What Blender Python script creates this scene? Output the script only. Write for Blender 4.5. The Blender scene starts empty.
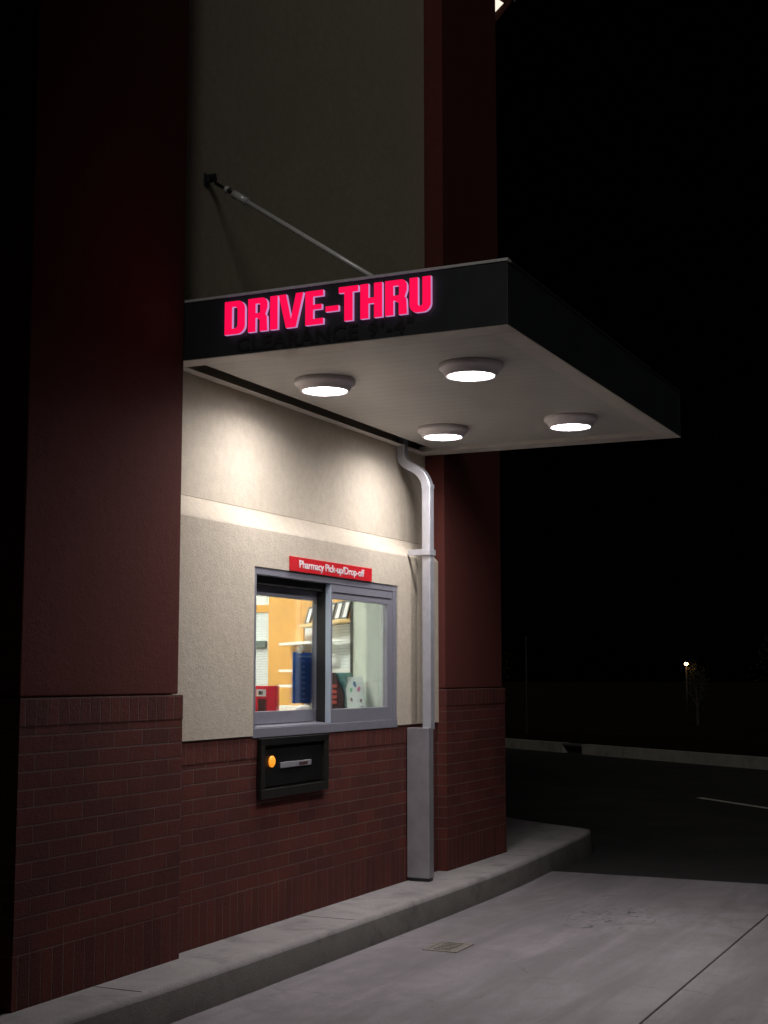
import bpy, bmesh, math, random
from mathutils import Vector, Matrix
random.seed(7)
S = bpy.context.scene
COL = S.collection
PI = math.pi
# World axes: +X runs along the shop wall away from the camera, d is the distance out from the
# brick wall (Blender Y = -d), Z is up with 0 on the top of the kerb.  Metres.

# ------------------------------------------------------------------ materials
MATS = {}
def newmat(name):
    m = bpy.data.materials.new(name); m.use_nodes = True
    nt = m.node_tree; nt.nodes.clear()
    out = nt.nodes.new('ShaderNodeOutputMaterial')
    b = nt.nodes.new('ShaderNodeBsdfPrincipled')
    nt.links.new(b.outputs[0], out.inputs[0])
    MATS[name] = m
    return m, nt, b, out
def N(nt, kind, **kw):
    n = nt.nodes.new(kind)
    for k, v in kw.items():
        if hasattr(n, k): setattr(n, k, v)
        else: n.inputs[k].default_value = v
    return n
def ramp(nt, fac, stops):
    r = nt.nodes.new('ShaderNodeValToRGB')
    e = r.color_ramp.elements
    while len(e) < len(stops): e.new(0.5)
    for i, (p, c) in enumerate(stops):
        e[i].position = p; e[i].color = (*c, 1) if len(c) == 3 else c
    nt.links.new(fac, r.inputs[0])
    return r.outputs[0]
def objco(nt):
    return nt.nodes.new('ShaderNodeTexCoord').outputs['Object']
def mixc(nt, fac, a, b, mode='MIX'):
    m = nt.nodes.new('ShaderNodeMix'); m.data_type = 'RGBA'; m.blend_type = mode
    for sock, v in ((m.inputs[0], fac), (m.inputs[6], a), (m.inputs[7], b)):
        if hasattr(v, 'is_linked') or hasattr(v, 'links'): nt.links.new(v, sock)
        else: sock.default_value = v if not isinstance(v, tuple) else (*v, 1)[:4]
    return m.outputs[2]
def mth(nt, op, a, b=None, c=None):
    m = nt.nodes.new('ShaderNodeMath'); m.operation = op
    for i, v in enumerate((a, b, c)):
        if v is None: continue
        if isinstance(v, (int, float)): m.inputs[i].default_value = v
        else: nt.links.new(v, m.inputs[i])
    return m.outputs[0]
def noise(nt, vec, scale, detail=4, rough=.55, dist=0):
    n = N(nt, 'ShaderNodeTexNoise'); n.inputs['Scale'].default_value = scale
    n.inputs['Detail'].default_value = detail; n.inputs['Roughness'].default_value = rough
    n.inputs['Distortion'].default_value = dist
    if vec is not None: nt.links.new(vec, n.inputs['Vector'])
    return n.outputs['Fac']
def bump(nt, b, height, strength, dist):
    bp = nt.nodes.new('ShaderNodeBump'); bp.inputs['Strength'].default_value = strength
    bp.inputs['Distance'].default_value = dist
    nt.links.new(height, bp.inputs['Height']); nt.links.new(bp.outputs[0], b.inputs['Normal'])
    return bp
def simple(name, col, rough=.5, metal=0., var=.12, scale=30, bmp=.0, spec=None):
    m, nt, b, o = newmat(name)
    co = objco(nt); f = noise(nt, co, scale, 5)
    lo = tuple(c*(1-var) for c in col); hi = tuple(min(1, c*(1+var)) for c in col)
    nt.links.new(ramp(nt, f, [(.3, lo), (.7, hi)]), b.inputs['Base Color'])
    b.inputs['Metallic'].default_value = metal
    rr = ramp(nt, noise(nt, co, scale*.3, 3), [(.3, (rough*.85,)*3), (.7, (min(1, rough*1.15),)*3)])
    nt.links.new(rr, b.inputs['Roughness'])
    if spec is not None: b.inputs['Specular IOR Level'].default_value = spec
    if bmp: bump(nt, b, f, bmp, .002)
    return m
def emit(name, col, strength, base=(.8, .8, .8)):
    m, nt, b, o = newmat(name)
    b.inputs['Base Color'].default_value = (*base, 1)
    b.inputs['Emission Color'].default_value = (*col, 1)
    b.inputs['Emission Strength'].default_value = strength
    return m

def stucco(name, col, bump_s, dirt):
    m, nt, b, o = newmat(name)
    co = objco(nt)
    grain = noise(nt, co, 150, 3, .6)
    big = noise(nt, co, 1.7, 5, .6)
    mid = noise(nt, co, 22, 4, .6)
    c0 = tuple(c*.82 for c in col)
    c = ramp(nt, big, [(.3, tuple(x*.93 for x in col)), (.7, tuple(x*1.05 for x in col))])
    c = mixc(nt, ramp(nt, mid, [(.35, (dirt,)*3), (.62, (0, 0, 0))]), c, c0)
    c = mixc(nt, ramp(nt, grain, [(.33, (.5, .5, .5)), (.5, (0, 0, 0))]), c, tuple(x*.62 for x in col))
    nt.links.new(c, b.inputs['Base Color']); b.inputs['Roughness'].default_value = .9
    b.inputs['Specular IOR Level'].default_value = .2
    h = mth(nt, 'ADD', grain, mth(nt, 'MULTIPLY', mid, .9))
    bump(nt, b, h, bump_s, .004)
    return m
stucco('beige_stucco', (.62, .55, .445), .6, .5)
stucco('red_stucco', (.115, .032, .026), .5, .4)

def brick(name, bw, bh, off, stain=0.):
    m, nt, b, o = newmat(name)
    uv = nt.nodes.new('ShaderNodeTexCoord').outputs['UV']
    co = objco(nt)
    # slight waviness so the courses are not ruler straight
    wv = N(nt, 'ShaderNodeTexNoise'); wv.inputs['Scale'].default_value = 9
    nt.links.new(co, wv.inputs['Vector'])
    vm = nt.nodes.new('ShaderNodeVectorMath'); vm.operation = 'MULTIPLY_ADD'
    nt.links.new(wv.outputs['Color'], vm.inputs[0]); vm.inputs[1].default_value = (.004, .004, 0)
    nt.links.new(uv, vm.inputs[2])
    t = N(nt, 'ShaderNodeTexBrick'); t.offset = off; t.squash = 1
    nt.links.new(vm.outputs[0], t.inputs['Vector'])
    t.inputs['Color1'].default_value = (.150, .036, .026, 1)
    t.inputs['Color2'].default_value = (.092, .026, .021, 1)
    t.inputs['Mortar'].default_value = (.170, .100, .085, 1)
    t.inputs['Scale'].default_value = 1
    t.inputs['Mortar Size'].default_value = .0042
    t.inputs['Mortar Smooth'].default_value = .35
    t.inputs['Brick Width'].default_value = bw; t.inputs['Row Height'].default_value = bh
    t.inputs['Bias'].default_value = -.1
    patch = noise(nt, co, 3.2, 5, .6)
    c = mixc(nt, ramp(nt, patch, [(.35, (.55,)*3), (.65, (0, 0, 0))]), t.outputs['Color'], (.072, .022, .02))
    # pale lime bloom in a few small patches
    bl = noise(nt, co, 6.5, 6, .7)
    c = mixc(nt, ramp(nt, bl, [(.70, (0, 0, 0)), (.80, (.45,)*3)]), c, (.30, .24, .23))
    g = noise(nt, co, 140, 3, .6)
    c = mixc(nt, ramp(nt, g, [(.35, (.4,)*3), (.6, (0, 0, 0))]), c, (.035, .012, .011))
    nt.links.new(c, b.inputs['Base Color'])
    b.inputs['Roughness'].default_value = .82; b.inputs['Specular IOR Level'].default_value = .25
    h = mth(nt, 'MULTIPLY_ADD', t.outputs['Fac'], -1.0, mth(nt, 'MULTIPLY', g, .35))
    h = mth(nt, 'ADD', h, mth(nt, 'MULTIPLY', noise(nt, co, 30, 4), .35))
    bump(nt, b, h, 1., .009)
    return m
brick('running_brick', .2032, .0677, .5)
brick('soldier_brick', .0677, .2032, 0.)
brick('rowlock_brick', .0677, .1080, 0.)

def concrete(name, col, kerb=False):
    m, nt, b, o = newmat(name)
    co = objco(nt)
    big = noise(nt, co, .9, 5, .6, .6); mid = noise(nt, co, 4.5, 6, .65, .8); fine = noise(nt, co, 120, 4, .65)
    c = ramp(nt, big, [(.3, tuple(x*.78 for x in col)), (.68, tuple(x*1.06 for x in col))])
    c = mixc(nt, ramp(nt, mid, [(.34, (.55,)*3), (.56, (0, 0, 0))]), c, tuple(x*.66 for x in col))
    c = mixc(nt, ramp(nt, fine, [(.36, (.55,)*3), (.52, (0, 0, 0))]), c, tuple(x*.6 for x in col))
    if not kerb:
        # tyre-darkened band and small black oil and gum spots where cars wait
        sx = nt.nodes.new('ShaderNodeSeparateXYZ'); nt.links.new(co, sx.inputs[0])
        def blob(cx, cy, rx, ry):
            a = mth(nt, 'DIVIDE', mth(nt, 'SUBTRACT', sx.outputs[0], cx), rx)
            bb = mth(nt, 'DIVIDE', mth(nt, 'SUBTRACT', sx.outputs[1], cy), ry)
            return mth(nt, 'ADD', mth(nt, 'MULTIPLY', a, a), mth(nt, 'MULTIPLY', bb, bb))
        mp = nt.nodes.new('ShaderNodeMapping'); nt.links.new(co, mp.inputs[0]); mp.inputs['Scale'].default_value = (.35, 2.2, 1); mp.inputs['Rotation'].default_value = (0, 0, .06)
        streak = noise(nt, mp.outputs[0], 1.5, 6, .65, .5)
        c = mixc(nt, ramp(nt, streak, [(.40, (0, 0, 0)), (.62, (.8,)*3)]), c, tuple(x*.56 for x in col))
        drips = noise(nt, co, 7.5, 5, .75, .3)
        c = mixc(nt, ramp(nt, drips, [(.66, (0, 0, 0)), (.73, (.5,)*3)]), c, tuple(x*.35 for x in col))
        crack = nt.nodes.new('ShaderNodeTexVoronoi'); crack.feature = 'DISTANCE_TO_EDGE'; crack.inputs['Scale'].default_value = .42
        wob = nt.nodes.new('ShaderNodeVectorMath'); wob.operation = 'MULTIPLY_ADD'; wn = N(nt, 'ShaderNodeTexNoise'); wn.inputs['Scale'].default_value = 2.5; wn.inputs['Detail'].default_value = 6
        nt.links.new(co, wn.inputs['Vector']); nt.links.new(wn.outputs['Color'], wob.inputs[0]); wob.inputs[1].default_value = (.5, .5, 0); nt.links.new(co, wob.inputs[2]); nt.links.new(wob.outputs[0], crack.inputs['Vector'])
        ck = mth(nt, 'MULTIPLY', ramp(nt, crack.outputs['Distance'], [(0, (1, 1, 1)), (.0035, (0, 0, 0))]), ramp(nt, mid, [(.45, (0, 0, 0)), (.6, (.55,)*3)]))
        c = mixc(nt, ck, c, tuple(x*.3 for x in col))
        sp = noise(nt, co, 17, 4, .7, .4)
        sp2 = ramp(nt, sp, [(.575, (0, 0, 0)), (.63, (1, 1, 1))])
        m1 = ramp(nt, blob(2.72, -1.22, .55, .33), [(.2, (1, 1, 1)), (.95, (0, 0, 0))])
        spot = mth(nt, 'MULTIPLY', sp2, m1)
        c = mixc(nt, mth(nt, 'MULTIPLY', spot, .85), c, (.035, .03, .028))
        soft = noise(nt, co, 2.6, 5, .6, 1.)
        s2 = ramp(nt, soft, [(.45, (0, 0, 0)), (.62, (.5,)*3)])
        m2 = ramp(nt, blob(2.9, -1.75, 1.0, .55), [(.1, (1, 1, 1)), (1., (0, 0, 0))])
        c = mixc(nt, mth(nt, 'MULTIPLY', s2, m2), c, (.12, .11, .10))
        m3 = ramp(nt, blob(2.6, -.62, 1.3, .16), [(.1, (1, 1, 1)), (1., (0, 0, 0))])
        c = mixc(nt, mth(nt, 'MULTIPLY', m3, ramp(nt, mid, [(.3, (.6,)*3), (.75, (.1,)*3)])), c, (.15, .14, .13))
    else:
        st = noise(nt, co, 3.0, 6, .7, .5)
        c = mixc(nt, ramp(nt, st, [(.52, (0, 0, 0)), (.66, (.6,)*3)]), c, tuple(x*.45 for x in col))
    nt.links.new(c, b.inputs['Base Color'])
    b.inputs['Roughness'].default_value = .85; b.inputs['Specular IOR Level'].default_value = .3
    bump(nt, b, mth(nt, 'ADD', fine, mth(nt, 'MULTIPLY', mid, 1.2)), .45, .004)
    return m
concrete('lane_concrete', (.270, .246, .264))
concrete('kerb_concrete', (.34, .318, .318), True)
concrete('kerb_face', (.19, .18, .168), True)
concrete('far_kerb_concrete', (.34, .325, .29), True)

m, nt, b, o = newmat('asphalt')
co = objco(nt)
c = ramp(nt, noise(nt, co, 1.2, 5), [(.3, (.022, .022, .023)), (.7, (.036, .035, .035))])
c = mixc(nt, ramp(nt, noise(nt, co, 90, 3), [(.55, (0, 0, 0)), (.7, (.5,)*3)]), c, (.11, .11, .105))
nt.links.new(c, b.inputs['Base Color']); b.inputs['Roughness'].default_value = .9
b.inputs['Specular IOR Level'].default_value = .15
bump(nt, b, noise(nt, co, 90, 3), .5, .006)
m, nt, b, o = newmat('dry_grass')
co = objco(nt)
nt.links.new(ramp(nt, noise(nt, co, 3, 8, .7), [(.3, (.010, .010, .006)), (.7, (.026, .022, .014))]), b.inputs['Base Color'])
b.inputs['Roughness'].default_value = 1; b.inputs['Specular IOR Level'].default_value = 0
bump(nt, b, noise(nt, co, 25, 6, .8), 1, .06)

simple('window_metal', (.27, .27, .32), .42, .25, .06, 60)
simple('lit_edge_metal', (.40, .47, .55), .6, 0., .02, 10)
simple('black_gasket', (.012, .012, .013), .6)
simple('gutter_metal', (.48, .485, .53), .40, .4, .10, 12, .2)
simple('boot_metal', (.36, .35, .38), .42, .5, .12, 9, .2)
simple('fascia_paint', (.034, .040, .045), .45, .0, .15, 8, .05)
simple('black_vinyl', (.012, .012, .012), .75)
simple('soffit_trim', (.56, .53, .50), .55, 0, .06, 14)
simple('slot_dark', (.09, .09, .09), .8)
simple('fixture_paint', (.78, .73, .76), .45, 0, .04, 30)
simple('drawer_black', (.008, .008, .008), .42, .1, .2, 30)
simple('drawer_trim', (.022, .021, .017), .45, .3, .2, 30)
simple('drawer_silver', (.34, .34, .38), .45, .3, .1, 80)
simple('rod_metal', (.85, .85, .88), .3, .15, .1, 40)
simple('cast_iron', (.20, .18, .16), .8, .2, .3, 60, .4)
simple('sign_red', (.62, .012, .022), .4, 0, .05, 40)
simple('white_letter', (.80, .78, .80), .5, 0, .02, 40)
simple('orange_wood', (.60, .30, .06), .5, 0, .10, 5)
simple('tan_wood', (.66, .46, .20), .5, 0, .08, 6)
simple('white_shelf', (.78, .78, .74), .4, 0, .03, 10)
simple('room_white', (.74, .78, .74), .8, 0, .03, 3)
simple('partition_green', (.66, .74, .68), .7, 0, .04, 2)
simple('grey_board', (.14, .17, .15), .7, 0, .1, 6)
simple('counter_top', (.55, .52, .47), .5, 0, .05, 10)
simple('room_floor', (.25, .22, .2), .7, 0, .1, 5)
simple('frame_black', (.02, .022, .022), .5)
simple('paper', (.80, .80, .78), .7, 0, .03, 20)
simple('card_grey', (.50, .58, .58), .5, 0, .05, 20)
simple('organizer_blue', (.012, .13, .62), .55, 0, .25, 18, .3)
simple('organizer_light', (.25, .45, .80), .5, 0, .2, 30)
simple('box_red', (.75, .012, .04), .5, 0, .12, 10)
simple('box_dark', (.06, .02, .02), .7, 0, .3, 20)
simple('rack_dark', (.04, .012, .016), .6, 0, .3, 20)
simple('rack_red', (.42, .07, .06), .6, 0, .2, 20)
simple('rack_teal', (.10, .24, .24), .6, 0, .1, 20)
simple('blob_green', (.10, .35, .18), .6); simple('blob_blue', (.02, .12, .28), .6)
simple('blob_pink', (.40, .06, .20), .6); simple('blob_maroon', (.14, .03, .06), .6); simple('blob_navy', (.05, .06, .14), .6)
simple('bottle_white', (.80, .82, .80), .4, 0, .03, 20)
simple('road_paint', (.45, .45, .42), .8, 0, .3, 12)
simple('bark', (.03, .022, .018), .95, 0, .3, 12)
simple('leaf', (.014, .018, .008), .8, 0, .4, 2)
simple('pole_paint', (.012, .012, .012), .6)
simple('roof_membrane', (.2, .2, .2), .9)
simple('eave_paint', (.20, .07, .05), .7)

# soffit: ribbed pressed-metal panel
m, nt, b, o = newmat('soffit_panel')
co = objco(nt); sx = nt.nodes.new('ShaderNodeSeparateXYZ'); nt.links.new(co, sx.inputs[0])
fr = mth(nt, 'FRACT', mth(nt, 'MULTIPLY', sx.outputs[0], 1/.1016))
line = ramp(nt, fr, [(0., (0, 0, 0)), (.05, (1, 1, 1)), (.95, (1, 1, 1)), (1., (0, 0, 0))])
base = ramp(nt, noise(nt, co, 3, 4), [(.3, (.46, .455, .435)), (.7, (.52, .515, .49))])
nt.links.new(mixc(nt, line, (.33, .315, .31), base), b.inputs['Base Color'])
b.inputs['Roughness'].default_value = .5
bump(nt, b, line, .3, .002)

emit('lamp_lens', (1.0, .94, .98), 40.0)
emit('letter_face', (1., .002, .075), .95, (.5, .01, .05))
emit('letter_rim', (.85, .45, .95), .50, (.6, .3, .4))
emit('amber_glow', (1., .30, .015), 1.0, (.7, .3, .05))
emit('room_lamp', (1., .98, .93), 52.0)
emit('street_lens', (1., .50, .18), 22.0)
emit('eave_lens', (1., .86, .72), 1.1)
emit('added_down_lens', (1., .90, .76), 8.)

m, nt, b, o = newmat('glass'); nt.nodes.remove(b)
tr = nt.nodes.new('ShaderNodeBsdfTransparent'); tr.inputs[0].default_value = (.93, .96, .94, 1)
gl = nt.nodes.new('ShaderNodeBsdfGlossy'); gl.inputs['Roughness'].default_value = .02
lw = nt.nodes.new('ShaderNodeFresnel'); lw.inputs[0].default_value = 1.45
mx = nt.nodes.new('ShaderNodeMixShader')
nt.links.new(mth(nt, 'MULTIPLY', lw.outputs[0], .6), mx.inputs[0]); nt.links.new(tr.outputs[0], mx.inputs[1]); nt.links.new(gl.outputs[0], mx.inputs[2])
nt.links.new(mx.outputs[0], o.inputs[0])

m, nt, b, o = newmat('slatwall')
co = objco(nt); sx = nt.nodes.new('ShaderNodeSeparateXYZ'); nt.links.new(co, sx.inputs[0])
fr = mth(nt, 'FRACT', mth(nt, 'MULTIPLY', sx.outputs[2], 1/.022))
nt.links.new(ramp(nt, fr, [(0., (.50, .55, .55)), (.16, (.50, .55, .55)), (.24, (.74, .77, .75)), (1., (.76, .78, .76))]), b.inputs['Base Color'])

# ------------------------------------------------------------------ mesh helpers
class MB:
    def __init__(s): s.bm = bmesh.new(); s.mats = []
    def mi(s, mat):
        if mat not in s.mats: s.mats.append(mat)
        return s.mats.index(mat)
    def poly(s, vs, fs, mat):
        i = s.mi(mat); V = [s.bm.verts.new((x, -d, z)) for x, d, z in vs]; F = []
        for f in fs:
            ff = s.bm.faces.new([V[k] for k in f]); ff.material_index = i; F.append(ff)
        return V, F
    def box(s, x0, x1, d0, d1, z0, z1, mat, bev=0.):
        vs = [(x, d, z) for x in (x0, x1) for d in (d0, d1) for z in (z0, z1)]
        V, F = s.poly(vs, [(0, 1, 3, 2), (4, 6, 7, 5), (0, 4, 5, 1), (2, 3, 7, 6), (0, 2, 6, 4), (1, 5, 7, 3)], mat)
        if bev:
            es = list({e for f in F for e in f.edges})
            bmesh.ops.bevel(s.bm, geom=es, offset=bev, segments=2, affect='EDGES', profile=.5)
        return V
    def prism(s, pts, z0, z1, mat):                       # plan polygon (x, d) extruded in z
        n = len(pts)
        vs = [(x, d, z0) for x, d in pts] + [(x, d, z1) for x, d in pts]
        return s.poly(vs, [tuple(range(n)), tuple(range(n, 2*n))] + [(i, (i+1) % n, n+(i+1) % n, n+i) for i in range(n)], mat)
    def seg(s, a, b_, t, z0, z1, mat):                     # upright board between two plan points, thickness t
        ax, ad = a; bx, bd = b_; L = math.hypot(bx-ax, bd-ad); nx, nd = -(bd-ad)/L*t/2, (bx-ax)/L*t/2
        return s.prism([(ax+nx, ad+nd), (bx+nx, bd+nd), (bx-nx, bd-nd), (ax-nx, ad-nd)], z0, z1, mat)
    def xprism(s, pts, x0, x1, mat):                      # (d, z) profile extruded along x
        n = len(pts)
        vs = [(x0, d, z) for d, z in pts] + [(x1, d, z) for d, z in pts]
        return s.poly(vs, [tuple(range(n)), tuple(range(n, 2*n))] + [(i, (i+1) % n, n+(i+1) % n, n+i) for i in range(n)], mat)
    def lathe(s, cx, cd, prof, mat, seg=48, axis='z'):     # prof: (r, h) list, closed at r=0 ends
        rings = []; i = s.mi(mat)
        for r, h in prof:
            if r < 1e-6: rings.append([s.bm.verts.new((cx, -cd, h))])
            else: rings.append([s.bm.verts.new((cx+r*math.cos(2*PI*k/seg), -cd+r*math.sin(2*PI*k/seg), h)) for k in range(seg)])
        for A, B in zip(rings, rings[1:]):
            for k in range(seg):
                k2 = (k+1) % seg
                if len(A) == 1 and len(B) == 1: continue
                if len(A) == 1: f = [A[0], B[k], B[k2]]
                elif len(B) == 1: f = [A[k], A[k2], B[0]]
                else: f = [A[k], A[k2], B[k2], B[k]]
                f = s.bm.faces.new(f); f.material_index = i; f.smooth = True
    def sweep(s, path, prof, mat, up=None, smooth=False): # profile swept through points; frames by parallel transport
        pts = [Vector((x, -d, z)) for x, d, z in path]; i = s.mi(mat); rings = []
        a = Vector(up) if up else None
        for k, p in enumerate(pts):
            t = (pts[min(k+1, len(pts)-1)]-pts[max(k-1, 0)]).normalized()
            if a is None: a = t.orthogonal().normalized()
            a = (a-t*a.dot(t)).normalized(); c = t.cross(a)
            rings.append([s.bm.verts.new(p+a*u+c*v) for u, v in prof])
        n = len(prof)
        for A, B in zip(rings, rings[1:]):
            for k in range(n):
                f = s.bm.faces.new([A[k], A[(k+1) % n], B[(k+1) % n], B[k]]); f.material_index = i; f.smooth = smooth
        for R in (rings[0], rings[-1]):
            f = s.bm.faces.new(R); f.material_index = i
    def tube(s, a, b_, r, mat, n=12): s.sweep([a, b_], [(r*math.cos(2*PI*k/n), r*math.sin(2*PI*k/n)) for k in range(n)], mat, smooth=True)
    uvz = 0.
    def build(s, name, parent=None, origin=None):
        bm = s.bm
        bmesh.ops.recalc_face_normals(bm, faces=bm.faces[:])
        uv = bm.loops.layers.uv.new('UVMap')
        for f in bm.faces:
            n = f.normal; ax = max(range(3), key=lambda k: abs(n[k]))
            for l in f.loops:
                c = l.vert.co
                l[uv].uv = (c.y, c.z-s.uvz) if ax == 0 else (c.x, c.z-s.uvz) if ax == 1 else (c.x, c.y)
        me = bpy.data.meshes.new(name)
        if parent is not None: pl = parent.matrix_world.translation.copy() if parent.parent is None else parent.matrix_world.translation.copy()
        org = Vector((0, 0, 0)) if origin is None else Vector((origin[0], -origin[1], origin[2]))
        if origin is not None: bmesh.ops.translate(bm, verts=bm.verts[:], vec=-org)
        bm.to_mesh(me); bm.free()
        for mt in s.mats: me.materials.append(MATS[mt])
        o = bpy.data.objects.new(name, me); COL.objects.link(o)
        place(o, org, parent)
        return o
WL = {}
def place(o, org, parent):
    base = WL.get(parent, Vector((0, 0, 0))) if parent else Vector((0, 0, 0))
    o.location = org-base; WL[o] = org
    if parent: o.parent = parent
def thing(name, label, cat, loc, group=None):
    o = bpy.data.objects.new(name, None); COL.objects.link(o); o.empty_display_size = .1
    place(o, Vector((loc[0], -loc[1], loc[2])), None)
    o['label'] = label; o['category'] = cat
    if group: o['group'] = group
    return o
def tag(o, label, cat, group=None):
    o['label'] = label; o['category'] = cat
    if group: o['group'] = group
    return o
def struct(o, kind='structure'): o['kind'] = kind; return o

# ------------------------------------------------------------------ key dimensions
X0, X1, X2, XL = 0.0, 3.094, 4.184, -1.117      # bay edges and pilaster edges along the wall
PB, PS, US, LS = .065, .050, -.080, .010         # pilaster brick / stucco faces, upper and lower stucco faces
ZC, ZP, ZS, ZT, TOP = .941, 1.157, 2.695, 2.972, 9.0
DC = 1.64                                        # canopy depth
ZG = -.15                                        # lane level

# ------------------------------------------------------------------ ground
m = MB()
m.box(-14, 4.455, .20, 2.046, ZG-.10, ZG, 'lane_concrete', .004)
m.box(-14, 4.500, 2.054, 9.0, ZG-.10, ZG, 'lane_concrete', .004)
struct(m.build('lane_slab'))
# kerb walk along the building, its nose rounded at the far end
edge = [(-14, .27), (-1.0, .30), (-.5, .325), (0, .335), (.8, .345), (1.6, .355), (2.4, .362), (3.1, .36), (3.7, .345),
        (4.4, .305), (5.0, .26), (5.5, .225), (5.78, .195), (5.90, .165), (5.985, .07), (6.07, -.08), (6.22, -.33), (6.45, -.65),
        (6.72, -.97), (7.2, -1.6), (7.6, -2.4), (7.6, -14)]
m = MB(); n = len(edge)
back = [(-14, -14)]
top = [(x, d-.018 if k < 15 else d) for k, (x, d) in enumerate(edge)]
def shift(pts, s):
    out = []
    for k, (x, d) in enumerate(pts):
        a = pts[max(k-1, 0)]; b_ = pts[min(k+1, n-1)]; L = math.hypot(b_[0]-a[0], b_[1]-a[1])
        out.append((x-(-(b_[1]-a[1]))/L*-s*-1 if False else x+(b_[1]-a[1])/L*s, d-(b_[0]-a[0])/L*s))
    return out
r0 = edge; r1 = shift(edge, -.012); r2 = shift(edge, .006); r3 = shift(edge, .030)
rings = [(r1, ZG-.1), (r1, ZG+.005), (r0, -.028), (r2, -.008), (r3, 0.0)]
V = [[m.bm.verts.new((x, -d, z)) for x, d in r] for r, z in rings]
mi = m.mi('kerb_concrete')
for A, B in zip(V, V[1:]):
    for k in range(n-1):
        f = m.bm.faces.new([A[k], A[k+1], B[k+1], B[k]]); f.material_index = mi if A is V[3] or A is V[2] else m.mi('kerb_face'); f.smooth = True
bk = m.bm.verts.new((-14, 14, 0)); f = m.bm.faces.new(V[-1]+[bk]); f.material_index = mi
kerb = struct(m.build('kerb_walk'))
m = MB()
for x, a in ((-.62, .300), (1.22, .334), (4.05, .305)): m.box(x-.003, x+.003, .003 if x > 0 else .068, a, .0005, .0015, 'slot_dark')
struct(m.build('kerb_joint'))
# asphalt lot
m = MB(); m.poly([(-60, 60, ZG-.004), (-60, -60, ZG-.004), (23.5+24, -60, ZG-.004), (-15, 60, ZG-.004)][:0] or
                 [(-60, 60, ZG-.03), (-60, -90, ZG-.03), (88.0, -90, ZG-.03), (-28.8, 60, ZG-.03)], [(0, 1, 2, 3)], 'asphalt')
struct(m.build('parking_lot'))
# far kerb: straight, with a drain opening, running through the two sighted points
P = Vector((20.0, -4.55)); U = Vector((-.612, .791)).normalized()     # plan direction of the far kerb
Nn = Vector((U.y, -U.x))                                               # pointing away from the lot (+x)
if Nn.x < 0: Nn = -Nn
def kp(s, t): q = P+U*s+Nn*t; return (q.x, q.y)
m = MB()
for s0, s1 in ((-90, -.16), (.46, 9.3), (9.312, 70)):
    m.prism([kp(s0, 0), kp(s1, 0), kp(s1, .17), kp(s0, .17)], ZG-.1, 0.0, 'far_kerb_concrete')
m.prism([kp(-.16, .12), kp(.46, .12), kp(.46, .17), kp(-.16, .17)], ZG-.1, -.005, 'slot_dark')
m.prism([kp(-.16, 0), kp(.46, 0), kp(.46, .12), kp(-.16, .12)], -.04, -.003, 'slot_dark')
struct(m.build('far_kerb'))
# grass bank beyond the kerb, falling away to low ground out to the horizon
m = MB(); prof = [(.172, -.012), (1.5, .02), (4, -.05), (8, -.6), (16, -1.8), (35, -2.7), (120, -3.0), (900, -3.0)]
ss = [-400, -90, -40, -20, -10, 0, 10, 20, 40, 90, 400]
g = [[m.bm.verts.new((kp(s, t)[0], -kp(s, t)[1], z+(random.uniform(-.04, .04) if 1 < t < 20 else 0))) for s in ss] for t, z in prof]
mi = m.mi('dry_grass')
for A, B in zip(g, g[1:]):
    for k in range(len(ss)-1):
        f = m.bm.faces.new([A[k], A[k+1], B[k+1], B[k]]); f.material_index = mi; f.smooth = True
struct(m.build('grass_bank'))
m = MB(); m.poly([(-1000, -1000, -3.3), (1000, -1000, -3.3), (1000, 1000, -3.3), (-1000, 1000, -3.3)], [(0, 1, 2, 3)], 'dry_grass')
struct(m.build('ground'))
# painted line on the lot
m = MB(); a = Vector((11.35, -.17)); b_ = Vector((8.2, 2.85)); t = (b_-a).normalized(); w = Vector((-t.y, t.x))*.05
m.poly([(*(a+w), ZG-.026), (*(b_+w), ZG-.026), (*(b_-w), ZG-.026), (*(a-w), ZG-.026)], [(0, 1, 2, 3)], 'road_paint')
struct(m.build('painted_line'))
# steel utility cover set in the lane
t_ = thing('utility_cover', 'small rusty rectangular utility cover set in the concrete lane near the kerb', 'utility cover', (1.47, .72, ZG))
m = MB(); x0, x1, d0, d1 = 1.37, 1.62, .64, .83; z = ZG+.004
for a in ((x0, x1, d0, d0+.02), (x0, x1, d1-.02, d1), (x0, x0+.02, d0+.02, d1-.02), (x1-.02, x1, d0+.02, d1-.02)):
    m.box(*a, ZG-.02, z, 'cast_iron')
m.build('frame', t_)
m = MB(); m.box(x0+.022, x1-.022, d0+.022, d1-.022, ZG-.02, z-.001, 'cast_iron')
for k in range(6): m.box(x0+.035+k*.036, x0+.052+k*.036, d0+.05, d1-.05, z-.001, z+.003, 'cast_iron')
m.build('lid', t_)

# ------------------------------------------------------------------ building
B = thing('pharmacy_building', 'beige stucco and red brick drive-through building with dark red pilasters at night', 'building', (1.5, 0, 0))
def part(m, name, parent=B): return m.build(name, parent)
WX0, WX1, WZ0, WZ1 = .722, 2.455, .931, 1.793      # window opening
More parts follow.
